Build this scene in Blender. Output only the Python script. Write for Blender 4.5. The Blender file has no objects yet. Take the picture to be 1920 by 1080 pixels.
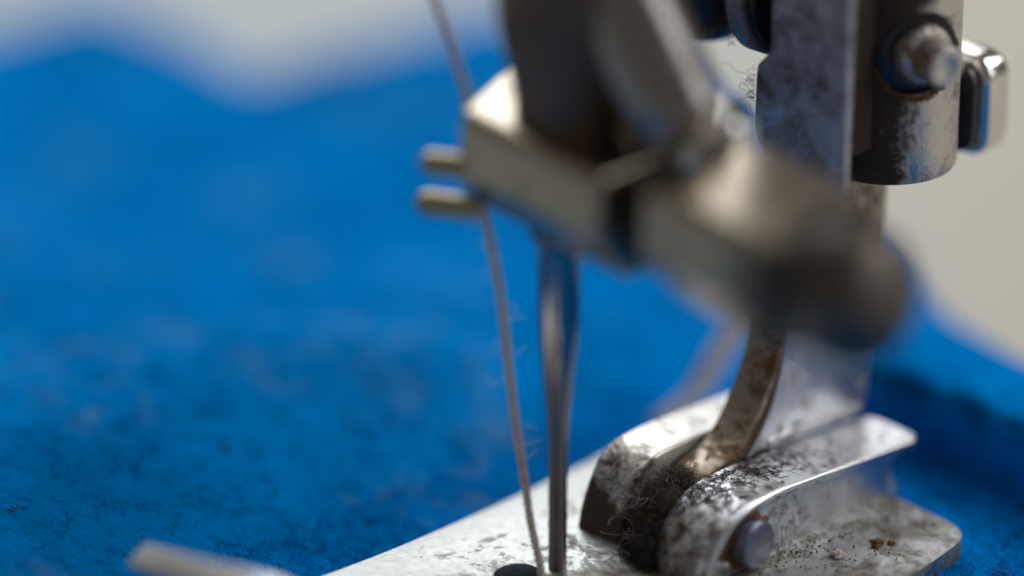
import bpy, bmesh, math, random
from mathutils import Vector, Matrix, noise
random.seed(7)
S = 0.01                      # one millimetre of the machine = 0.01 units
scene = bpy.context.scene
scene.unit_settings.scale_length = 0.1
C = scene.collection

# ------------------------------------------------------------------ camera
AZ, PT, DIST, K = math.radians(46), math.radians(24), 200.0, 40.5
R = Vector((math.sin(AZ), math.cos(AZ), 0)); DH = Vector((-math.cos(AZ), math.sin(AZ), 0)); ZZ = Vector((0, 0, 1))
V = DH * math.cos(PT) - ZZ * math.sin(PT); U = ZZ * math.cos(PT) + DH * math.sin(PT)
TGT = -(1045 - 960) / K * R + (1085 - 540) / K * U
cam_d = bpy.data.cameras.new('camera'); cam = bpy.data.objects.new('camera', cam_d); C.objects.link(cam)
cam.matrix_world = Matrix.Translation((TGT - V * DIST) * S) @ Matrix((R, U, -V)).transposed().to_4x4()
cam_d.sensor_width = 36; cam_d.lens = 36 * DIST / (1920 / K)
cam_d.clip_start = 0.05; cam_d.clip_end = 200
cam_d.dof.use_dof = True; cam_d.dof.focus_distance = (DIST + 1.0) * S
cam_d.dof.aperture_fstop = cam_d.lens * 1e-3 / (18 * S); cam_d.dof.aperture_blades = 0
scene.camera = cam

# ------------------------------------------------------------------ world and lamps (a room with a window behind the machine)
w = bpy.data.worlds.new('World'); scene.world = w; w.use_nodes = True
bg = w.node_tree.nodes['Background']; bg.inputs[0].default_value = (0.80, 0.74, 0.66, 1); bg.inputs[1].default_value = 0.17
scene.view_settings.view_transform = 'Standard'; scene.view_settings.look = 'None'
scene.view_settings.exposure = 0; scene.view_settings.gamma = 1
def area(name, pos, at, size, power, col, sy=None):
    l = bpy.data.lights.new(name, 'AREA'); l.energy = power; l.color = col
    l.shape = 'RECTANGLE'; l.size = size * S; l.size_y = (sy or size) * S
    o = bpy.data.objects.new(name, l); C.objects.link(o)
    p = Vector(pos) * S; o.location = p
    o.rotation_euler = (Vector(at) * S - p).to_track_quat('-Z', 'Y').to_euler()
    return o
def cs(r, f, z):              # machine point from (to the right, away from the viewer, up)
    return R * r + DH * f + ZZ * z
area('window_light', cs(-70, 370, 260), (0, 20, 5), 330, 100, (0.95, 0.98, 1.0), 280)
area('ceiling_light', cs(250, 90, 240), (0, 10, 5), 130, 34, (1.0, 0.97, 0.93))
area('side_light', cs(330, -60, 150), (0, 10, 15), 120, 22, (0.90, 0.94, 1.0), 200)

# ------------------------------------------------------------------ materials
def N(nt, typ, **kw):
    n = nt.nodes.new(typ)
    for k, v in kw.items(): setattr(n, k, v)
    return n
def ramp(nt, fac, a, b, ca=(0, 0, 0, 1), cb=(1, 1, 1, 1)):
    r = N(nt, 'ShaderNodeValToRGB'); r.color_ramp.elements[0].position = a; r.color_ramp.elements[1].position = b
    r.color_ramp.elements[0].color = ca; r.color_ramp.elements[1].color = cb
    nt.links.new(fac, r.inputs[0]); return r.outputs[0]
def nz(nt, scale, detail=6, rough=0.6, dist=0.0, vec=None):
    n = N(nt, 'ShaderNodeTexNoise'); n.inputs['Scale'].default_value = scale; n.inputs['Detail'].default_value = detail
    n.inputs['Roughness'].default_value = rough; n.inputs['Distortion'].default_value = dist
    if vec: nt.links.new(vec, n.inputs['Vector'])
    return n.outputs['Fac']
def mixc(nt, fac, a, b):
    m = N(nt, 'ShaderNodeMix', data_type='RGBA')
    for k, v in ((0, fac), (6, a), (7, b)):
        if hasattr(v, 'is_output'): nt.links.new(v, m.inputs[k])
        else: m.inputs[k].default_value = v
    return m.outputs[2]
def mixf(nt, fac, a, b):
    m = N(nt, 'ShaderNodeMix', data_type='FLOAT')
    for k, v in ((0, fac), (2, a), (3, b)):
        if hasattr(v, 'is_output'): nt.links.new(v, m.inputs[k])
        else: m.inputs[k].default_value = v
    return m.outputs[0]
def metal(name, base=(.62, .62, .62), rough=.25, dirt=(.05, .035, .02), dirt2=(.16, .08, .03), lo=.55, hi=.65, rlo=.62, rhi=.72,
          scale=60, bump=.3, bscale=250, stretch=(1, 1, 1), zmask=None, warp=.8):
    m = bpy.data.materials.new(name); m.use_nodes = True; nt = m.node_tree
    p = nt.nodes['Principled BSDF']; tc = N(nt, 'ShaderNodeTexCoord'); mp = N(nt, 'ShaderNodeMapping')
    mp.inputs['Scale'].default_value = stretch; nt.links.new(tc.outputs['Object'], mp.inputs[0]); v = mp.outputs[0]
    g = ramp(nt, nz(nt, scale, 9, .68, warp, v), lo, hi); ru = ramp(nt, nz(nt, scale * .55, 8, .7, .5, v), rlo, rhi)
    fine = nz(nt, bscale, 5, .65, .3, v); sc = nz(nt, bscale * 3, 3, .7, 0, v)
    if zmask:                      # grime that gathers on one end of the piece
        sx = N(nt, 'ShaderNodeVectorMath', operation='DOT_PRODUCT'); nt.links.new(tc.outputs['Object'], sx.inputs[0]); sx.inputs[1].default_value = zmask[0]
        a = N(nt, 'ShaderNodeMapRange'); nt.links.new(sx.outputs['Value'], a.inputs[0])
        a.inputs[1].default_value = zmask[1] * S; a.inputs[2].default_value = zmask[2] * S
        ad = N(nt, 'ShaderNodeMath', operation='ADD'); nt.links.new(nz(nt, scale, 9, .7, warp, v), ad.inputs[0])
        sb = N(nt, 'ShaderNodeMath', operation='MULTIPLY_ADD'); nt.links.new(a.outputs[0], sb.inputs[0]); sb.inputs[1].default_value = zmask[3]; sb.inputs[2].default_value = -zmask[3] / 2
        nt.links.new(sb.outputs[0], ad.inputs[1]); g = ramp(nt, ad.outputs[0], lo, hi)
    col = mixc(nt, ru, (*base, 1), (*dirt2, 1)); col = mixc(nt, g, col, (*dirt, 1))
    nt.links.new(col, p.inputs['Base Color'])
    mx = N(nt, 'ShaderNodeMath', operation='MAXIMUM'); nt.links.new(g, mx.inputs[0]); nt.links.new(ru, mx.inputs[1])
    nt.links.new(mixf(nt, mx.outputs[0], 1.0, 0.0), p.inputs['Metallic'])
    rr = mixf(nt, fine, rough * .6, rough * 1.7); nt.links.new(mixf(nt, mx.outputs[0], rr, .75), p.inputs['Roughness'])
    b = N(nt, 'ShaderNodeBump'); b.inputs['Distance'].default_value = .04 * S; b.inputs['Strength'].default_value = bump
    hh = N(nt, 'ShaderNodeMath', operation='MULTIPLY_ADD'); nt.links.new(mx.outputs[0], hh.inputs[0]); hh.inputs[1].default_value = 1.5; nt.links.new(fine, hh.inputs[2])
    nt.links.new(hh.outputs[0], b.inputs['Height']); nt.links.new(b.outputs[0], p.inputs['Normal'])
    return m
def plain(name, col, rough=.7, metallic=0, sheen=0, bump=None):
    m = bpy.data.materials.new(name); m.use_nodes = True; nt = m.node_tree; p = nt.nodes['Principled BSDF']
    tc = N(nt, 'ShaderNodeTexCoord'); f = nz(nt, (bump or (120, 0))[0], 5, .6, 0, tc.outputs['Object'])
    c2 = tuple(c * .62 for c in col)
    nt.links.new(mixc(nt, ramp(nt, f, .35, .65), (*c2, 1), (*col, 1)), p.inputs['Base Color'])
    p.inputs['Roughness'].default_value = rough; p.inputs['Metallic'].default_value = metallic
    p.inputs['Sheen Weight'].default_value = sheen
    if bump:
        b = N(nt, 'ShaderNodeBump'); b.inputs['Distance'].default_value = bump[1] * S; nt.links.new(f, b.inputs['Height']); nt.links.new(b.outputs[0], p.inputs['Normal'])
    return m
M = {}
M['sole'] = metal('worn_sole_steel', (.43, .44, .43), .36, (.15, .12, .075), (.32, .24, .14), .54, .76, .60, .80, 75, .7, zmask=((1, -.1, 0), -7, -1, .18), warp=.4)
M['cheek'] = metal('plated_foot_steel', (.72, .73, .76), .32, (.11, .075, .042), (.30, .20, .10), .50, .68, .58, .72, 85, .8, 220, zmask=((.25, 1, .0), 9, -3, .20), warp=.4)
M['tongue'] = metal('rusty_shank_steel', (.60, .58, .56), .36, (.10, .06, .03), (.28, .13, .04), .56, .66, .55, .64, 50, .5, warp=.4)
M['shank'] = metal('rust_streaked_shank_steel', (.74, .75, .79), .36, (.15, .12, .09), (.28, .21, .14), .54, .70, .60, .72, 80, .6, zmask=((0, 1, 0), 8, 14, .05), warp=.3)
M['strip'] = metal('rusty_strip_steel', (.40, .34, .27), .38, (.16, .085, .03), (.26, .13, .04), .50, .60, .52, .62, 60, .7, warp=.4)
M['rim'] = metal('edge_polished_steel', (.93, .93, .95), .26, (.2, .15, .1), (.3, .22, .14), .72, .8, .70, .8, 60, .2)
M['toe'] = metal('highlit_toe_steel', (.86, .86, .84), .38, (.3, .26, .18), (.45, .4, .3), .66, .8, .70, .85, 60, .3)  # lighter than the sole steel; the toe's highlight is put into the colour
M['far'] = metal('stained_cheek_steel', (.66, .64, .60), .36, (.075, .05, .03), (.27, .18, .10), .50, .62, .54, .66, 55, .8, 200, zmask=((0, 1, .3), 5, -3.5, .5), warp=.4)
M['collar'] = metal('brushed_collar_steel', (.60, .56, .53), .28, (.048, .025, .013), (.14, .065, .026), .44, .66, .52, .70, 75, 1.0, 420, zmask=((.72, .69, -.12), 2.4, .1, .55), warp=.2)
M['plate'] = metal('grimy_bracket_steel', (.37, .38, .44), .38, (.030, .022, .018), (.10, .065, .045), .42, .74, .58, .8, 60, .4, 200, zmask=((1, 0, 0), 3.5, -1.8, .12), warp=.3)
M['chrome'] = metal('polished_screw_steel', (.72, .70, .68), .12, (.25, .16, .07), (.35, .24, .10), .70, .78, .68, .78, 60, .1, 300)
M['pin'] = metal('filed_pin_steel', (.24, .25, .31), .34, (.10, .07, .05), (.3, .2, .12), .62, .72, .70, .8, 120, .6, 500, (1, .3, 1))
M['needle'] = metal('needle_steel', (.36, .335, .345), .15, (.2, .2, .2), (.3, .3, .3), .9, .95, .9, .95, 60, .05)
M['clamp'] = metal('clamp_steel', (.50, .43, .335), .24, (.05, .035, .025), (.14, .09, .05), .60, .75, .66, .8, 30, .2)
M['jaw'] = metal('stained_jaw_steel', (.50, .43, .335), .27, (.05, .04, .03), (.14, .09, .05), .50, .66, .62, .76, 30, .2, zmask=((1, 0, 0), 9.5, 16.5, .60), warp=.3)
M['lug'] = metal('dull_lug_steel', (.33, .30, .28), .22, (.05, .035, .025), (.10, .06, .04), .58, .75, .60, .8, 30, .2)
M['bar'] = metal('dark_bar_steel', (.19, .135, .10), .45, (.03, .02, .015), (.08, .045, .02), .52, .7, .55, .8, 22, .2)
M['knob'] = metal('dark_knob_steel', (.14, .12, .105), .42, (.04, .03, .02), (.08, .05, .03), .6, .75, .7, .8, 30, .2)
M['brass'] = metal('brass_wire', (.46, .39, .25), .36, (.2, .12, .05), (.3, .2, .1), .6, .8, .6, .8, 60, .2)
M['black'] = plain('black_lacquer', (.012, .013, .016), .3, 0, 0, (80, .02))
M['rust'] = plain('rust_crust', (.26, .12, .045), .9, 0, 0, (200, .1))
M['thread'] = plain('pinkish_brown_cotton', (.92, .70, .63), .9, 0, .5, (500, .05))
M['tail'] = plain('pale_mauve_cotton', (.95, .90, 1.0), .9, 0, .5, (500, .05))
M['lint'] = plain('grey_brown_lint', (.105, .078, .06), .9, 0, .3)
M['lint_pale'] = plain('pale_lint', (.45, .42, .46), .95, 0, .3)
M['lint_blue'] = plain('bluish_lint', (.04, .22, .62), .95, 0, .0)
M['lint_dark'] = plain('black_lint', (.045, .036, .03), .9, 0, .1)
M['bed'] = plain('cream_enamel', (.60, .56, .475), .5, 0, 0, (2, .01))
_nt = M['bed'].node_tree; _tc = N(_nt, 'ShaderNodeTexCoord')
_dp = N(_nt, 'ShaderNodeVectorMath', operation='DOT_PRODUCT'); _nt.links.new(_tc.outputs['Object'], _dp.inputs[0]); _dp.inputs[1].default_value = tuple(R)
_mr = N(_nt, 'ShaderNodeMapRange'); _nt.links.new(_dp.outputs['Value'], _mr.inputs[0]); _mr.inputs[1].default_value = -.15; _mr.inputs[2].default_value = .25
_nt.links.new(mixc(_nt, _mr.outputs[0], (.485, .55, .58, 1), (.60, .56, .465, 1)), _nt.nodes['Principled BSDF'].inputs['Base Color'])
# cloth
def cloth_mat():
    m = bpy.data.materials.new('blue_felted_cotton'); m.use_nodes = True; nt = m.node_tree; p = nt.nodes['Principled BSDF']
    tc = N(nt, 'ShaderNodeTexCoord'); o = tc.outputs['Object']
    ml = N(nt, 'ShaderNodeMath', operation='ADD'); nt.links.new(nz(nt, 190, 4, .7, 1.5, o), ml.inputs[0]); nt.links.new(nz(nt, 60, 5, .7, .6, o), ml.inputs[1])
    c = mixc(nt, ramp(nt, nz(nt, 14, 6, .6, 0, o), .35, .65), (.0, .21, .63, 1), (.0, .30, .88, 1))
    c = mixc(nt, ramp(nt, ml.outputs[0], .75, 1.15), (.0, .10, .33, 1), c)
    pm = N(nt, 'ShaderNodeMath', operation='MULTIPLY'); nt.links.new(ramp(nt, nz(nt, 9, 3, .5, .4, o), .50, .62), pm.inputs[0]); nt.links.new(ramp(nt, nz(nt, 38, 4, .6, .6, o), .50, .66), pm.inputs[1])
    c = mixc(nt, pm.outputs[0], c, (.08, .29, .68, 1))
    nt.links.new(c, p.inputs['Base Color']); p.inputs['Roughness'].default_value = .95; p.inputs['Specular IOR Level'].default_value = .0
    p.inputs['Sheen Weight'].default_value = .0; p.inputs['Sheen Tint'].default_value = (.1, .4, 1, 1)
    b = N(nt, 'ShaderNodeBump'); b.inputs['Distance'].default_value = .15 * S; b.inputs['Strength'].default_value = .8
    nt.links.new(ml.outputs[0], b.inputs['Height']); nt.links.new(b.outputs[0], p.inputs['Normal'])
    return m
M['cloth'] = cloth_mat()

# ------------------------------------------------------------------ object helpers
def thing(name, label, cat, loc=(0, 0, 0), group=None):
    o = bpy.data.objects.new(name, None); C.objects.link(o); o.location = Vector(loc) * S; o.empty_display_size = .01
    o['label'] = label; o['category'] = cat; o['org'] = list(loc)
    if group: o['group'] = group
    return o
def link(name, verts, faces, mat, parent=None, smooth=True, angle=38, loc=None, label=None):
    org = Vector(parent['org']) if parent is not None else Vector(loc or (0, 0, 0))
    me = bpy.data.meshes.new(name); me.from_pydata([(Vector(v) - org) * S for v in verts], [], faces)
    return finish(name, me, mat, parent, smooth, angle, org, label)
def finish(name, me, mat, parent, smooth, angle, org, label=None):
    me.materials.append(mat); me.validate()
    if smooth:
        for p in me.polygons: p.use_smooth = True
        me.set_sharp_from_angle(angle=math.radians(angle))
    o = bpy.data.objects.new(name, me); C.objects.link(o); o['org'] = list(org)
    if parent is not None: o.parent = parent
    else: o.location = org * S
    if label: o['label'] = label
    return o
def tag(o, label=None, cat=None, kind=None, group=None):
    if label: o['label'] = label
    if cat: o['category'] = cat
    if kind: o['kind'] = kind
    if group: o['group'] = group
    return o
def bev(name, verts, faces, mat, parent=None, width=.15, seg=3, ang=25, label=None, loc=None, sub=None):
    org = Vector(parent['org']) if parent is not None else Vector(loc or (0, 0, 0))
    bm = bmesh.new(); vs = [bm.verts.new((Vector(v) - org) * S) for v in verts]
    for f in faces: bm.faces.new([vs[i] for i in f])
    bmesh.ops.recalc_face_normals(bm, faces=bm.faces)
    ed = [e for e in bm.edges if len(e.link_faces) == 2 and e.calc_face_angle(0) > math.radians(ang)]
    bmesh.ops.bevel(bm, geom=ed, offset=width * S, offset_type='OFFSET', segments=seg, profile=.5, affect='EDGES', clamp_overlap=True)
    me = bpy.data.meshes.new(name); bm.to_mesh(me); bm.free()
    return finish(name, me, mat, parent, True, 40, org, label)
def prism(profile, axis, a, b):
    """closed 2-D outline pushed along x, y or z; profile holds the two remaining coordinates in order"""
    def mk(p, t):
        return {'x': (t, p[0], p[1]), 'y': (p[0], t, p[1]), 'z': (p[0], p[1], t)}[axis]
    n = len(profile); vs = [mk(p, a) for p in profile] + [mk(p, b) for p in profile]
    fs = [tuple(range(n)), tuple(reversed(range(n, 2 * n)))] + [(i, (i + 1) % n, n + (i + 1) % n, n + i) for i in range(n)]
    return vs, fs
def smooth_poly(pts, n=6, closed=False):
    out = []
    for i in range(len(pts) - 1):
        p0 = pts[max(i - 1, 0)]; p1 = pts[i]; p2 = pts[i + 1]; p3 = pts[min(i + 2, len(pts) - 1)]
        for k in range(n):
            t = k / n
            out.append(tuple(.5 * (2 * b + (c - a) * t + (2 * a - 5 * b + 4 * c - d) * t * t + (-a + 3 * b - 3 * c + d) * t ** 3) for a, b, c, d in zip(p0, p1, p2, p3)))
    out.append(tuple(pts[-1])); return out
def rrect(cx, cy, hx, hy, r, n=6):
    out = []
    for sx, sy, a0 in ((1, 1, 0), (-1, 1, 90), (-1, -1, 180), (1, -1, 270)):
        for k in range(n + 1):
            a = math.radians(a0 + 90 * k / n); out.append((cx + sx * (hx - r) + r * math.cos(a), cy + sy * (hy - r) + r * math.sin(a)))
    return out
def lathe(prof, base, axis, n=48, knurl=None):
    """prof: (radius, distance along axis); returns verts, faces of a closed turned shape"""
    ax = Vector(axis).normalized(); u = ax.orthogonal().normalized(); v = ax.cross(u); base = Vector(base); vs = []; fs = []
    for j, (r, h) in enumerate(prof):
        for i in range(n):
            a = 2 * math.pi * i / n; rr = r
            if knurl and knurl[0] <= j <= knurl[1]: rr = r * (1 + (knurl[2] if i % 2 else 0))
            vs.append(base + ax * h + (u * math.cos(a) + v * math.sin(a)) * rr)
    for j in range(len(prof) - 1):
        for i in range(n): fs.append((j * n + i, j * n + (i + 1) % n, (j + 1) * n + (i + 1) % n, (j + 1) * n + i))
    fs.append(tuple(reversed(range(n)))); fs.append(tuple(range((len(prof) - 1) * n, len(prof) * n)))
    return vs, fs
def tube(path, r, n=8, vs=None, fs=None, cap=True):
    vs = [] if vs is None else vs; fs = [] if fs is None else fs; b = len(vs); P = [Vector(p) for p in path]; u = None
    for j, p in enumerate(P):
        t = (P[min(j + 1, len(P) - 1)] - P[max(j - 1, 0)]).normalized()
        u = (t.orthogonal() if u is None else (u - t * u.dot(t))).normalized(); v = t.cross(u)
        rr = r(j / (len(P) - 1)) if callable(r) else r
        for i in range(n):
            a = 2 * math.pi * i / n; vs.append(p + (u * math.cos(a) + v * math.sin(a)) * rr)
    for j in range(len(P) - 1):
        for i in range(n): fs.append((b + j * n + i, b + j * n + (i + 1) % n, b + (j + 1) * n + (i + 1) % n, b + (j + 1) * n + i))
    if cap:
        fs.append(tuple(b + i for i in reversed(range(n)))); fs.append(tuple(b + (len(P) - 1) * n + i for i in range(n)))
    return vs, fs
def fibre(p, d, length, curl, step=.09, flat=None):
    """one curly fibre as a random walk"""
    p = Vector(p); d = Vector(d).normalized(); out = [p.copy()]; ax = Vector((random.gauss(0, 1), random.gauss(0, 1), random.gauss(0, 1))).normalized()
    for _ in range(max(3, int(length / step))):
        ax = (ax + Vector((random.gauss(0, 1), random.gauss(0, 1), random.gauss(0, 1))) * .35).normalized()
        d = (Matrix.Rotation(curl * random.uniform(.2, 1.0), 3, ax) @ d)
        if flat: d.z *= flat
        d.normalize(); p = p + d * step; out.append(p.copy())
    return out
def smoothstep(t):
    t = max(0, min(1, t)); return t * t * (3 - 2 * t)

# ------------------------------------------------------------------ machine bed
vs, fs = prism([(-900, -900), (900, -900), (900, 900), (-900, 900)], 'z', -6, -1.6)
tag(link('machine_bed', vs, fs, M['bed'], smooth=False), kind='structure')

# ------------------------------------------------------------------ blue cloth
def rf(p): return p.dot(R), p.dot(DH)
EDGE = [(-90, 62), (-60, 58), (-42, 66), (-34, 75), (-28.2, 81), (-24, 76), (-17.8, 68), (-12, 71.5), (-7.3, 76), (-3.5, 80), (3, 76), (11.6, 59),
        (15.5, 44), (19, 33.5), (21.5, 27), (24, 21), (28, 13), (34, 4), (42, -6), (60, -22)]
def edge_f(r):
    for (a, fa), (b, fb) in zip(EDGE, EDGE[1:]):
        if a <= r <= b:
            t = (r - a) / (b - a); t = t * t * (3 - 2 * t) * .5 + t * .5; return fa + (fb - fa) * t
    return EDGE[-1][1]
def squeeze(r, f):             # the cloth ends just left of the picture in front and runs on farther back
    return r if r > -31 else -31 + (r + 31) * (.09 + .91 * smoothstep((f - 34) / 22)) + 1.2 * noise.noise(Vector((2, f * .12, 0)))
def fold_f(r): return 18.6 - .82 * (r - 15) - .02 * (r - 15) ** 2
def cloth_pt(r, f):
    z = -.45
    p = Vector((r * .035, f * .04, 1.3)); z += 1.6 * noise.noise(p) * smoothstep((f - 14) / 30)
    z += .5 * noise.noise(Vector((r * .11, f * .13, 7))) * smoothstep((f - 12) / 20) * (1 - smoothstep((r - 8) / 5))
    d = -7.3 - (R * r + DH * f).x
    z += 3.6 * smoothstep(d / 17) * (1 - .8 * smoothstep((d - 17) / 40)) * (1 - smoothstep((f - 18) / 26))  # swell added so the near cloth darkens and the middle faces the window
    a = smoothstep((r - 10) / 5); k = f - fold_f(r)
    rise = smoothstep((k + 1.2) / 2.4) * (1 - .75 * smoothstep((k - 2) / 14))
    z += a * 4.0 * rise; ff = f - a * 3.0 * math.exp(-((k - .8) / 1.6) ** 2)
    z = z + .04 * (1 - a) * noise.noise(Vector((r * .9, f * .9, 3)))
    return cs(squeeze(r, f), ff, max(z, -1.3))
rows, cols = 560, 300; vs = []; fs = []
for j in range(cols + 1):
    r = -88 + 146 * (j / cols)
    if r > 5: pass
    e = edge_f(r) + .5 * noise.noise(Vector((r * .3, 5, 0)))
    for i in range(rows + 1):
        t = i / rows; f = -75 + (e + 75) * t
        p = cloth_pt(r, f)
        if i > rows - 4: p.z -= .25 * (i - rows + 4)
        vs.append(p)
for j in range(cols):
    for i in range(rows):
        a = j * (rows + 1) + i; fs.append((a, a + rows + 1, a + rows + 2, a + 1))
cl = link('blue_cloth', vs, fs, M['cloth'], angle=180)
sm = cl.modifiers.new('thickness', 'SOLIDIFY'); sm.thickness = .7 * S; sm.offset = -1
tag(cl, 'bright blue felted cotton cloth spread over the machine bed beneath the presser foot', 'cloth')

# pale flecks of lint scattered over the cloth
vs = []; fs = []
def on_cloth(r, f, dz=.0):
    q = cloth_pt(r, f); q.z += dz; return q
for _ in range(34):
    r = random.uniform(-30, 4) if random.random() < .2 else random.uniform(12, 30); f = random.uniform(2, 19) if r < 10 else random.uniform(-4, 8)
    big = random.random() < .3; ang = random.uniform(0, 3.1)
    for k in range(random.randint(50, 90) if big else random.randint(8, 20)):
        rr = .75 if big else .28; t = random.gauss(0, rr)
        q = on_cloth(r + t * math.cos(ang) + random.gauss(0, rr * .35), f + t * math.sin(ang) + random.gauss(0, rr * .35), .04)
        fib = fibre(q, (random.gauss(0, 1), random.gauss(0, 1), .1), random.uniform(.2, .5), .3, .12, .5)
        tube(fib, .02, 3, vs, fs, False)
tag(link('cloth_lint', vs, fs, M['lint_blue'], smooth=False), 'pale lint flecks scattered on the blue cloth', 'lint', 'stuff')
# nap: short blue fibres on the nearest cloth
vs = []; fs = []
for _ in range(6000):
    if random.random() < .5: r = random.uniform(-24, 6); f = r + 12 + random.uniform(-5, 5)
    else: r = random.uniform(12, 30); f = random.uniform(-6, fold_f(r) - 5)
    q = on_cloth(r, f, .0); tube(fibre(q, (random.gauss(0, 1), random.gauss(0, 1), .7), random.uniform(.25, .6), .5, .15), .016, 3, vs, fs, False)
tag(link('cloth_nap', vs, fs, M['cloth'], smooth=False), 'short blue fibres standing up from the cloth', 'nap', 'stuff')

# ------------------------------------------------------------------ presser foot
foot = thing('presser_foot', 'worn hinged steel presser foot with grimy lint-filled channel, resting on the blue cloth', 'presser foot', (2, 6, 0))
# sole: a plate with a needle hole; front curls up into the toe
def sole():
    out = [(-7.35, -9), (-6.85, -4), (-6.55, 2), (-6.5, 8), (-6.6, 14), (-6.0, 15.6), (-4, 16.4), (6, 16.5), (8, 16.4), (10.4, 16.2), (11.5, 15.4), (11.9, 13.8), (12.2, 10), (12.3, -2), (12.4, -9)]
    bm = bmesh.new(); org = Vector(foot['org'])
    hole = [(-.95 + 1.0 * math.cos(a), -1.75 + 1.15 * math.sin(a)) for a in [2 * math.pi * i / 28 for i in range(28)]]
    ring = [bm.verts.new((x - org.x, y - org.y, .55)) for x, y in smooth_poly(out, 4)]
    hv = [bm.verts.new((x - org.x, y - org.y, .55)) for x, y in hole]
    ed = [bm.edges.new((a, b)) for a, b in zip(ring, ring[1:] + ring[:1])] + [bm.edges.new((a, b)) for a, b in zip(hv, hv[1:] + hv[:1])]
    res = bmesh.ops.triangle_fill(bm, edges=ed, use_beauty=True)
    top = [f for f in bm.faces]
    # drop faces that fill the hole
    kill = [f for f in top if (f.calc_center_median() + Vector((org.x, org.y, 0)) - Vector((-.95, -1.75, .55))).length < .6 and all(v in hv for v in f.verts)]
    if kill: bmesh.ops.delete(bm, geom=kill, context='FACES')
    ex = bmesh.ops.extrude_face_region(bm, geom=list(bm.faces)); vv = [g for g in ex['geom'] if isinstance(g, bmesh.types.BMVert)]
    bmesh.ops.translate(bm, verts=vv, vec=(0, 0, -.95)); bmesh.ops.recalc_face_normals(bm, faces=bm.faces)
    ed = [e for e in bm.edges if len(e.link_faces) == 2 and e.calc_face_angle(0) > math.radians(50)]
    bmesh.ops.bevel(bm, geom=ed, offset=.2, segments=3, profile=.5, affect='EDGES', clamp_overlap=True)
    bmesh.ops.scale(bm, vec=(S, S, S), verts=bm.verts)
    me = bpy.data.meshes.new('sole'); bm.to_mesh(me); bm.free()
    return finish('sole', me, M['sole'], foot, True, 40, org)
sole()
# curled toes joined to the sole's front edge
def toe(x0, x1):
    prof = smooth_poly([(-9.05, .05), (-11.5, .08), (-13.5, .6), (-15.2, 1.9), (-16.6, 3.5), (-17.7, 4.85)], 5)
    nx = 14; vs = []; fs = []
    for j, (y, z) in enumerate(prof):
        t = j / (len(prof) - 1)
        for i in range(nx + 1):
            u = i / nx; inset = 1.5 * max(0, (t - .72) / .28) ** 2.2
            xa = x0 - 4.0 * t * t + inset; xb = x1 - inset
            x = xa + (xb - xa) * u; edge = (2 * u - 1)
            vs.append((x, y + .6 * (edge ** 4) * t, z + t * .17 * (x - x0) - .25 * (edge ** 6) * t))
    n = len(vs)
    for j in range(len(prof) - 1):
        for i in range(nx): a = j * (nx + 1) + i; fs.append((a, a + 1, a + nx + 2, a + nx + 1))
    o = link('toe', vs, fs, M['toe'], foot)
    md = o.modifiers.new('thickness', 'SOLIDIFY'); md.thickness = 1.2 * S; md.offset = 0
    mb = o.modifiers.new('edge', 'BEVEL'); mb.width = .42 * S; mb.segments = 4; mb.limit_method = 'ANGLE'
toe(-7.3, 1.8); toe(3.6, 12.3)
# the two cheeks of the hinge channel
top = [(3.15, .3), (3.3, 1.1), (3.65, 2.0), (4.3, 2.75), (5.0, 3.3), (6.1, 3.68), (8, 3.75), (9.9, 3.6), (13.7, 3.25), (17.9, 2.95)]
near = smooth_poly(top, 5) + [(17.9, 2.5), (17.0, 2.3), (16.6, 2.1), (16.8, 1.3), (17.3, .5), (17.3, .3)]
v_, f_ = prism(near, 'x', 3.15, 6.2)
bev('channel_cheek', v_, f_, M['cheek'], foot, .1, 3, 30)
def strap(x0, x1, pts, th):
    P = smooth_poly(pts, 8); n = len(P); vs = []; fs = []; nx = 5
    yr = P[-1][0]
    for k in (0, 1):
        for j, (y, z) in enumerate(P):
            a = P[max(j - 1, 0)]; b = P[min(j + 1, n - 1)]; t = Vector((b[0] - a[0], b[1] - a[1])).normalized(); nn = Vector((-t.y, t.x))
            off = .10 if k == 0 else .10 - th
            d = 1 - min(1, (yr - y) / .8); ins = .8 * (1 - math.sqrt(max(0, 1 - d * d)))
            for i in range(nx + 1):
                u = i / nx; x = x0 + ins * .9 + (x1 - x0 - ins * 1.7) * u
                vs.append((x, y + nn.x * off, z + nn.y * off))
    W = nx + 1; B = n * W
    for j in range(n - 1):
        for i in range(nx):
            q = j * W + i; fs.append((q, q + 1, q + W + 1, q + W)); fs.append((B + q, B + q + W, B + q + W + 1, B + q + 1))
        q = j * W; fs.append((q, q + W, B + q + W, B + q)); q += nx; fs.append((q, B + q, B + q + W, q + W))
    for i in range(nx):
        fs.append((i, B + i, B + i + 1, i + 1)); q = (n - 1) * W + i; fs.append((q, q + 1, B + q + 1, B + q))
    bev('bent_strap', vs, fs, M['cheek'], foot, .10, 3, 45)
strap(3.0, 6.38, top[:-1] + [(16, 3.07), (17.6, 2.95), (18.6, 2.88)], .42)
RIM = [(6.36, y - .02, z + .03) for y, z in smooth_poly(top[1:-1] + [(16, 3.07), (17.9, 2.93)], 8)]
v_, f_ = tube(RIM, lambda t: .10 + .07 * math.sin(math.pi * min(1, t * 1.1 + .05)), 10); link('worn_rim_glint', v_, f_, M['rim'], foot)  # bead added along the strap's worn edge to catch a bright highlight
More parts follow.
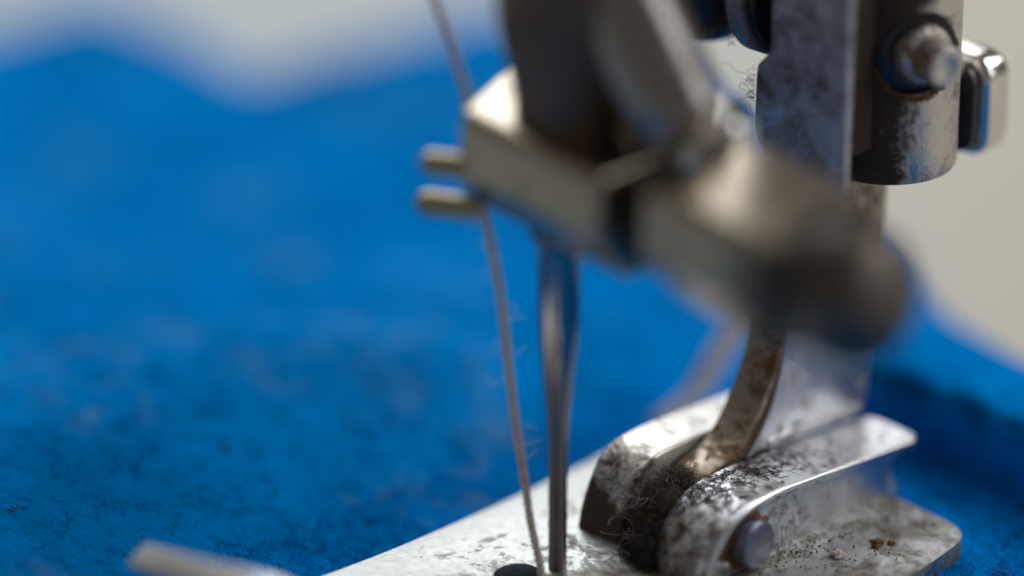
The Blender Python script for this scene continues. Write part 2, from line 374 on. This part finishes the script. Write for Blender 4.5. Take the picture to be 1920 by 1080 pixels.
# raised middle deck beside the near strap, with a groove between them
DK = smooth_poly([(11.6, 3.93), (13.6, 3.84), (16, 3.66), (18.3, 3.48)], 6)
v_, f_ = prism(DK + [(18.35, 3.0), (11.6, 3.0)], 'x', .30, 2.80)
bev('middle_deck', v_, f_, M['shank'], foot, .10, 3, 30)
v_, f_ = tube([(2.78, y, z - .02) for y, z in DK], .09, 8); link('deck_edge', v_, f_, M['chrome'], foot)  # polished bead added so the deck edge draws a lit line
topf = [(3.6, .3), (3.9, 1.6), (4.4, 2.7), (5.0, 3.6), (5.9, 4.2), (7.6, 4.35), (10, 4.25), (15, 3.85), (18.1, 3.55)]
far = smooth_poly(topf, 5) + [(18.2, 3.0), (18.0, .3)]
v_, f_ = prism(far, 'x', -2.2, .45)
bev('channel_cheek', v_, f_, M['far'], foot, .35, 4, 30, label='beige far cheek with rounded nose')
v_, f_ = prism([(4.2, .3), (4.2, .9), (6, 1.1), (16.8, 1.1), (16.8, .3)], 'x', .46, 3.04)
bev('channel_floor', v_, f_, M['rust'], foot, .05, 1)
# hinge pin with its filed, slightly domed end
v_, f_ = lathe([(1.18, 0), (1.18, 1.7), (1.16, 1.86), (1.09, 1.96), (1.0, 1.99), (.6, 2.07), (.01, 2.11)], (5.05, 6.05, 1.93), (1, .01, .03), 48)
pin = link('hinge_pin', v_, f_, M['pin'], foot)
v_, f_ = lathe([(1.55, 0), (1.48, .10), (1.25, .13), (1.0, .12)], (6.14, 6.05, 1.95), (1, 0, 0), 80)
for i, v in enumerate(v_):
    d_ = v - Vector((v.x, 6.05, 1.95))
    if i < 160: v_[i] = v + d_ * max(-.1, .35 * noise.noise(d_ * 1.6 + Vector((0, 4, 0))) + .2 * noise.noise(d_ * 7) + .06 * d_.z)
link('rust_ring', v_, f_, M['rust'], foot)

# ------------------------------------------------------------------ shank and clamp on the presser bar
pb = thing('presser_bar_assembly', 'presser bar with rusty collar, hooked shank and polished screw at the upper right', 'presser bar', (2, 17, 3))
prof = smooth_poly([(6.6, 1.6), (6.9, 2.9), (7.5, 3.45), (8.6, 3.7), (9.6, 4.1), (10.6, 5.0), (11.5, 6.3), (12.3, 7.9), (12.8, 10), (13.0, 13), (13.4, 18)], 6)
prof += [(20.4, 18), (20.2, 13), (19.4, 10.0), (17.5, 8.6), (14.6, 8.0), (13.3, 6.9), (12.2, 5.2), (11.2, 3.9), (10.0, 3.0), (8.8, 2.6), (7.8, 1.6)]
v_, f_ = prism(prof, 'x', .75, 2.45)
# thin rusty strip that makes the shank's front edge
st = prof[:prof.index((13.4, 18)) + 1]; inner = []
for i, (y, z) in enumerate(st):
    a = st[max(i - 1, 0)]; b = st[min(i + 1, len(st) - 1)]; t = Vector((b[0] - a[0], b[1] - a[1])).normalized(); inner.append((y + t.y * .28, z - t.x * .28))
    st[i] = (y - t.y * .12, z + t.x * .12)
v2, f2 = prism(st + inner[::-1], 'x', .62, 2.62)
bev('front_strip', v2, f2, M['strip'], pb, .07, 2, 40, label='rusty brown front strip curving down into the foot')
bev('shank', v_, f_, M['strip'], pb, .12, 3, 30)
sp = smooth_poly([(10.1, 3.5), (11.0, 4.5), (11.9, 5.9), (12.6, 8.2), (12.9, 10.5)], 5)
v_, f_ = prism(sp + [(19.2, 10.5), (19.1, 7), (18.75, 3.3), (14, 3.5)], 'x', .95, 2.74)
bev('side_plate', v_, f_, M['shank'], pb, .12, 3, 30)
CX, CY, CR = 3.4, 18.8, 3.33
v_, f_ = lathe([(.3, 16.35), (CR - .35, 16.35), (CR - .1, 16.42), (CR, 16.6), (CR, 18), (CR, 20), (CR, 24), (CR, 30), (CR - .1, 38)], (CX, CY, 0), (0, 0, 1), 96)
coll = link('collar', v_, f_, M['collar'], pb)
DA = Vector((.91, -.41, .0)).normalized(); DC = Vector((CX, CY, 22.75)) + DA * CR
v_, f_ = lathe([(2.15, -.55), (2.15, 3)], DC, DA, 64)
cut = link('cutter', v_, f_, M['collar'], pb)
bm_ = coll.modifiers.new('countersink', 'BOOLEAN'); bm_.operation = 'DIFFERENCE'; bm_.object = cut; bm_.solver = 'EXACT'
bpy.context.view_layer.update(); dg = bpy.context.evaluated_depsgraph_get()
me_ = bpy.data.meshes.new_from_object(coll.evaluated_get(dg)); coll.modifiers.clear(); coll.data = me_; me_.name = 'collar'
for p in me_.polygons: p.use_smooth = True
me_.set_sharp_from_angle(angle=math.radians(30))
bpy.data.objects.remove(cut)
DV = DA.cross(Vector((0, 0, 1))).normalized()
vs = []; fs = []
for _ in range(520):                     # rust crust packed along the lower rim of the countersink
    a = random.uniform(-165, 10); a = math.radians(a); rr = 2.12 + random.gauss(0, .06)
    u_ = math.cos(a) * rr; h = -(CR - math.sqrt(max(0, CR * CR - u_ * u_)))
    q = DC + DV * (-u_) + Vector((0, 0, math.sin(a) * rr)) + DA * (h + random.uniform(-.22, .05))
    b0 = len(vs); s_ = random.uniform(.04, .11)
    for dx, dy, dz in ((1, 0, 0), (-1, 0, 0), (0, 1, 0), (0, -1, 0), (0, 0, 1), (0, 0, -1)):
        vs.append(q + Vector((dx, dy, dz)) * s_ * random.uniform(.6, 1.4))
    for t in ((0, 2, 4), (2, 1, 4), (1, 3, 4), (3, 0, 4), (2, 0, 5), (1, 2, 5), (3, 1, 5), (0, 3, 5)): fs.append(tuple(b0 + k for k in t))
tag(link('rust_crust', vs, fs, M['rust'], pb, smooth=False), kind='stuff')
v_, f_ = lathe([(2.0, 0), (2.0, .12), (1.9, .16), (1.4, .18), (.2, .18)], DC - DA * .56, DA, 48)
link('dowel_seat', v_, f_, M['black'], pb)
DB = Vector((.95, -.31, -.03)).normalized()
v_, f_ = lathe([(1.45, 0), (1.42, .5), (1.25, .75), (1.05, .85), (1.02, 2.0), (.9, 2.2), (.55, 2.25), (.45, 2.2), (.01, 2.2)], DC - DA * .5 + Vector((.05, .1, .05)), DB, 48)
link('dowel', v_, f_, M['tongue'], pb)
# thumb screw head behind the collar
v_, f_ = prism(rrect(3.25, 18.1, 2.45, 2.55, 1.2, 6), 'y', 23.4, 25.3)
bev('screw_head', v_, f_, M['chrome'], pb, .45, 5, 30)
v_, f_ = prism(rrect(3.2, 18.1, 2.15, 2.2, 1.0, 6), 'y', 22.7, 23.45)
bev('screw_shoulder', v_, f_, M['black'], pb, .2, 3, 30)
# flat bracket in front of the collar
out = [(1.0, 40), (1.0, 22.9), (.75, 22.5), (.22, 21.9), (.15, 21.2), (.15, 18.6), (.5, 17.9), (1.9, 16.9), (2.9, 16.35), (4.6, 16.3), (5.35, 16.6), (5.5, 17.0), (5.5, 40)]
v_, f_ = prism(out, 'y', 13.0, 13.75)
bev('bracket_plate', v_, f_, M['plate'], pb, .16, 4, 20)
v_, f_ = prism([(1.2, 18.2), (4.9, 18.2), (4.9, 40), (1.2, 40)], 'y', 13.8, 16.4)
bev('bracket_web', v_, f_, M['collar'], pb, .1, 2)
# rounded guide block left of the bracket
v_, f_ = lathe([(3.0, 0), (3.15, .12), (3.15, .9), (3.0, 1.02), (.1, 1.03)], (-1.0, 15.2, 25.0), (1, 0, 0), 64)
link('guide_disc', v_, f_, M['plate'], pb)
v_, f_ = lathe([(2.75, 0), (2.75, .4), (.1, .41)], (.04, 15.2, 25.0), (1, 0, 0), 64)
link('guide_disc_face', v_, f_, M['black'], pb)

# dark rounded tensioner behind
KB = (-6.4, 16.6, 20.7)
kb = thing('rear_knob', 'black rounded knob hanging out of focus behind the presser bar at the top', 'knob', (-6, 16, 20))
v_, f_ = lathe([(.05, 0), (1.0, .06), (1.8, .3), (2.4, .8), (2.7, 1.6), (2.7, 14)], KB, (0, 0, 1), 48)
link('knob_body', v_, f_, M['black'], kb)
v_, f_ = lathe([(2.0, 14), (2.0, 26)], KB, (0, 0, 1), 32)
link('knob_stem', v_, f_, M['bar'], kb)

# ------------------------------------------------------------------ needle bar and clamp
nb = thing('needle_bar_assembly', 'out of focus steel needle bar with its two-part clamp and thumb screw across the centre', 'needle bar', (0, 0, 18))
v_, f_ = lathe([(2.5, 22), (2.6, 23.6), (2.8, 25), (3.1, 26.3), (3.35, 27.6), (3.45, 29), (3.45, 46)], (.5, .3, 0), (0, 0, 1), 64)
link('needle_bar', v_, f_, M['bar'], nb)
def droop(v): return [(x, y, z - .10 * (x + 2.5)) for x, y, z in [tuple(q) for q in v]]
def block(name, x0, x1, y0, y1, z0, z1, mat, w, ch=1.0):
    out = [(y0, z0 + ch), (y0, z1 - ch * .45), (y0 + ch * .5, z1), (y1 - ch, z1), (y1, z1 - ch), (y1, z0 + ch), (y1 - ch, z0), (y0 + ch, z0)]
    v, f = prism(out, 'x', x0, x1); return bev(name, droop(v), f, mat, nb, w, 4, 20)
def bar_profile(k, zc, yb): return [(-3.35 * k, zc - .8 * k), (-3.15 * k, zc + 1.95 * k), (-2.75 * k, zc + 2.25 * k), (yb, zc + 2.25 * k), (yb + .8, zc + 1.2 * k), (yb + .8, zc - 2 * k), (yb - .6, zc - 3.2 * k), (-1.3 * k, zc - 3.1 * k)]
v_, f_ = prism(bar_profile(1.0, 21.1, 2.6), 'x', -5.0, 5.4)
v_ = [((-5.3 + 2.3 * smoothstep((-y - .5) / 2.5)) if x < 0 else x, y, z) for x, y, z in v_]
bev('clamp_body', droop(v_), f_, M['clamp'], nb, .6, 5, 24)
pf = bar_profile(1.06, 21.7, 4.0); n_ = len(pf); v_ = []; f_ = []
for x_, k_ in ((8.0, .97), (8.6, 1), (12.6, 1), (14.2, .95), (15.6, .84), (16.4, .70)):
    v_ += [(x_, y * k_ if y < 0 else y * k_ * (1 if x_ < 13 else .85), 21.7 + (z - 21.7) * k_) for y, z in pf]
for j in range(5):
    for i in range(n_): f_.append((j * n_ + i, j * n_ + (i + 1) % n_, (j + 1) * n_ + (i + 1) % n_, (j + 1) * n_ + i))
f_ += [tuple(range(n_)), tuple(5 * n_ + i for i in reversed(range(n_)))]
bev('clamp_jaw', droop(v_), f_, M['jaw'], nb, .8, 5, 30)
v_, f_ = lathe([(2.1, 0), (2.1, 4)], (4.8, .5, 20.3), (1, 0, 0), 40)
link('clamp_screw', droop(v_), f_, M['black'], nb)
v_, f_ = lathe([(1.6, 0), (2.4, .2), (2.7, .5), (2.9, .9), (2.95, 1.4), (2.9, 2.4), (2.65, 3.1), (2.1, 3.6), (1.2, 3.9), (.1, 4.0)], (15.2, 0, 21.7), (1, 0, 0), 64, (4, 6, .03))
link('thumb_screw', droop(v_), f_, M['knob'], nb)
# leaning lug between bar and jaw
v_, f_ = lathe([(.1, -.6), (1.6, -.4), (2.2, .3), (2.3, 1.2), (2.35, 4), (2.3, 7), (2.2, 11)], (6.1, 1.4, 23.6), (-.5, -.08, .85), 40)
link('clamp_lug', v_, f_, M['lug'], nb)
v_, f_ = lathe([(1.9, -1), (2.0, .3), (2.0, 2.2), (1.7, 2.7), (.1, 2.8)], (5.8, 3.2, 22.4), (.05, .05, 1), 32)
link('lug_stud', droop(v_), f_, M['chrome'], nb)
v_, f_ = lathe([(1.25, 0), (1.35, .15), (1.35, 1.6)], (0, 0, 17.3), (0, 0, 1), 32)
link('needle_socket', v_, f_, M['bar'], nb)
for zz, x1, yy in ((20.7, -4.7, -4.0), (18.7, -5.0, -4.0)):
    v_, f_ = lathe([(.01, 0), (.30, .06), (.50, .24), (.58, .55), (.55, 3.0)], (x1, yy, zz), (.86, .50, -.02), 24)
    link('guide_prong', v_, f_, M['brass'], nb)

# ------------------------------------------------------------------ needle
nd = thing('sewing_needle', 'steel sewing needle with long groove pointing down through the foot', 'needle', (0, 0, 0))
def needle():
    sec = [(-3, .12), (-1.5, .36), (0, .42), (4, .44), (6.6, .45), (8.0, .51), (10.0, .67), (12.0, .86), (13.6, .97), (18, 1.0)]
    n = 40; vs = []; fs = []
    for j, (z, r) in enumerate(sec):
        for i in range(n):
            a = 2 * math.pi * i / n; rr = r
            if z < 11:      # long groove, facing the front of the machine
                g = abs((a - math.radians(296) + math.pi) % (2 * math.pi) - math.pi)
                rr = r * (1 - .42 * math.exp(-(g / .30) ** 2))
            vs.append((rr * math.cos(a), rr * math.sin(a), z))
    for j in range(len(sec) - 1):
        for i in range(n): fs.append((j * n + i, j * n + (i + 1) % n, (j + 1) * n + (i + 1) % n, (j + 1) * n + i))
    fs.append(tuple(reversed(range(n)))); fs.append(tuple(range((len(sec) - 1) * n, len(sec) * n)))
    return vs, fs
v_, f_ = needle(); link('blade', v_, f_, M['needle'], nd, angle=60)

# ------------------------------------------------------------------ threads
def twisted(name, path, r, mat, label, fuzz=0, plies=3, pitch=.9):
    root = thing(name, label, 'thread', path[0])
    P = [Vector(p) for p in smooth_poly(path, 14)]; L = [0]
    for a, b in zip(P, P[1:]): L.append(L[-1] + (b - a).length)
    Q = []; n = int(L[-1] / .09); k = 0
    for i in range(n + 1):
        s = L[-1] * i / n
        while k < len(L) - 2 and L[k + 1] < s: k += 1
        Q.append(P[k].lerp(P[k + 1], (s - L[k]) / max(1e-6, L[k + 1] - L[k])))
    for m in range(plies):
        out = []
        for i, q in enumerate(Q):
            t = (Q[min(i + 1, len(Q) - 1)] - Q[max(i - 1, 0)]).normalized(); u = t.cross(Vector((.3, .9, .1))).normalized(); v = t.cross(u)
            a = 2 * math.pi * (i * .09 / pitch + m / plies); out.append(q + (u * math.cos(a) + v * math.sin(a)) * r * .5)
        v_, f_ = tube(out, r * .56, 6); link('ply', v_, f_, mat, root)
    if fuzz:
        vs = []; fs = []
        for _ in range(fuzz):
            q = random.choice(Q); tube(fibre(q, (random.gauss(0, 1), random.gauss(0, 1), random.gauss(0, .6)), random.uniform(.4, 1.8), .45), .010, 3, vs, fs, False)
        tag(link('thread_fuzz', vs, fs, mat, root, smooth=False), kind='stuff')
for k_ in ('thread', 'tail'):
    p_ = M[k_].node_tree.nodes['Principled BSDF']; p_.inputs['Subsurface Weight'].default_value = .7; p_.inputs['Subsurface Radius'].default_value = (1, .9, .9); p_.inputs['Subsurface Scale'].default_value = .6 * S
twisted('needle_thread', [(.1, -1.3, -.6), (-.05, -1.0, .6), (-.75, -1, 3.0), (-1.25, -1, 5.5), (-1.8, -1, 8.1), (-2.25, -1, 11), (-2.65, -1, 13.7), (-3.3, -1, 16.4), (-4.0, -1.2, 19.5), (-4.6, -1.2, 23.1), (-6.7, -1, 27.0), (-9.5, -1, 32)],
        .20, M['thread'], 'pinkish brown cotton thread running down beside the needle', 55)
twisted('loose_thread_tail', [(-8.2, 16.0, -.4), (-7.5, 17.4, .5), (-7.2, 18.7, 2.1), (-6.8, 20.6, 4.6), (-6.6, 22, 7.0), (-6.3, 24, 10)], .62, M['tail'],
        'blurred pale mauve thread rising behind the presser foot', 0, 3, 3)

# ------------------------------------------------------------------ lint
def tuft(name, label, centres, n, rad, length, curl, mat, thick=.017):
    vs = []; fs = []
    for _ in range(n):
        c = Vector(random.choice(centres)); q = c + Vector((random.gauss(0, rad), random.gauss(0, rad), random.gauss(0, rad)))
        tube(fibre(q, (random.gauss(0, 1), random.gauss(0, 1), random.gauss(0, 1)), random.uniform(*length), curl), thick * random.uniform(.6, 1.3), 3, vs, fs, False)
    return tag(link(name, vs, fs, mat, smooth=False), label, 'lint', 'stuff')
mouth = [(1.8, 4.0, .9), (1.8, 4.1, 1.8), (1.7, 4.4, 2.6), (1.7, 5.1, 3.2), (1.8, 5.8, 3.5), (2.4, 4.1, 2.2), (1.1, 4.3, 2.4), (2.0, 6.4, 3.5), (2.6, 4.8, 3.1)]
tuft('matted_lint', 'brown-grey ball of matted lint packed between the cheeks of the foot', mouth, 5200, .25, (.3, 1.2), 1.0, M['lint'], .009)
tuft('dark_lint', 'nearly black lint clogging the mouth of the foot channel', [(2.2, 3.4, .7), (2.9, 3.0, .8), (2.9, 3.2, 1.6), (2.7, 3.8, 2.2), (1.6, 3.3, .7), (2.4, 3.3, .9)], 1500, .22, (.5, 1.3), .9, M['lint_dark'], .013)
tuft('stray_lint', 'pale wiry fibres sticking out of the lint ball', [(1.3, 3.2, 3.2), (1.5, 3.0, 2.2), (2.2, 4.9, 3.8), (1.7, 2.7, .8), (1.6, 4.6, 3.4)], 30, .3, (1.0, 2.8), .35, M['lint_pale'], .010)
# squiggles lying on the near strap and the shank
vs = []; fs = []
def strap_top(y): return [z for (yy, z) in smooth_poly(top, 9) if yy >= y][0] + .11
for _ in range(380):
    y = 4.6 + random.betavariate(1.2, 2.6) * 13; x = random.uniform(3.2, 3.2 + random.uniform(.6, 2.9)); 
    fib = fibre((x, y, 0), (random.gauss(0, 1), random.gauss(0, 1), 0), random.uniform(.5, 1.7), .9, .08, .0)
    ok = []
    for q in fib:
        if q.y < 4.3 or q.x > 6.1 or q.y > 18.5: break
        q.z = strap_top(q.y) + .012 + .05 * abs(noise.noise(q * 3)); ok.append(q)
    if len(ok) > 3: tube(ok, random.uniform(.009, .017), 3, vs, fs, False)
tag(link('strap_lint', vs, fs, M['lint_dark'], smooth=False), 'dark curly lint stuck on top of the near strap of the foot', 'lint', 'stuff')
vs = []; fs = []
for _ in range(60):
    z = random.choice((random.uniform(17.8, 21.8), random.uniform(20.2, 21.8), random.uniform(17.6, 18.6)))
    tube(fibre((.18, 12.98, z), (-1, -.4, random.gauss(0, .5)), random.uniform(.2, 1.0), .5), .008, 3, vs, fs, False)
for _ in range(2):
    tube(fibre((.18, 12.98, random.uniform(20, 21.4)), (-1, -.3, .1), 2.4, .5), .013, 3, vs, fs, False)
tag(link('bracket_lint', vs, fs, M['lint_dark'], smooth=False), 'thin curly fibres clinging to the left edge of the bracket', 'lint', 'stuff')
vs = []; fs = []
for _ in range(45):
    y = random.uniform(13.2, 14.5); tube(fibre((-.5, 12.1 + random.uniform(0, .3), random.uniform(22.6, 26)), (-.6, -1, random.gauss(0, .6)), random.uniform(.3, 1.0), .5), .013, 3, vs, fs, False)
tag(link('disc_lint', vs, fs, M['lint'], smooth=False), 'short pale fibres on the rim of the guide disc', 'lint', 'stuff')
vs = []; fs = []
for _ in range(420):                     # rusty dust gathered along the foot of the cheek
    x = 6.3 + abs(random.gauss(0, 1.6)); y = random.uniform(6, 16.3); s_ = random.uniform(.02, .07); q = Vector((x, y, .57)); b0 = len(vs)
    for dx, dy, dz in ((1, 0, 0), (-.5, .8, 0), (-.5, -.8, 0), (0, 0, 1)): vs.append(q + Vector((dx, dy, dz)) * s_ * random.uniform(.6, 1.5))
    for t in ((0, 1, 3), (1, 2, 3), (2, 0, 3)): fs.append(tuple(b0 + k for k in t))
tag(link('rust_dust', vs, fs, M['rust'], smooth=False), 'fine rust dust strewn along the flange of the foot', 'dust', 'stuff')
# crumbs on the near flange
for k, (x, y, r) in enumerate(((9.2, 12.0, .26), (8.6, 9.9, .28), (9.6, 12.6, .15))):
    bm = bmesh.new(); bmesh.ops.create_icosphere(bm, subdivisions=3, radius=r)
    for v in bm.verts: v.co += v.co.normalized() * r * .9 * noise.noise(v.co * 5.5 + Vector((k * 5, 0, 0)))
    bmesh.ops.scale(bm, vec=(S, S, S * .6), verts=bm.verts)
    me = bpy.data.meshes.new('crumb'); bm.to_mesh(me); bm.free()
    o = finish('crumb', me, M['rust'] if k != 1 else M['thread'], None, True, 60, Vector((x, y, .6 + r * .35)))
    tag(o, ['orange rust crumb on the foot flange, larger of a pair near the rear corner', 'pinkish crumb on the flange of the foot at the bottom of the picture', 'tiny orange crumb on the flange beside the largest one'][k], 'crumb', group='crumbs lying on the foot flange')
for o in scene.objects:
    if 'org' in o: del o['org']
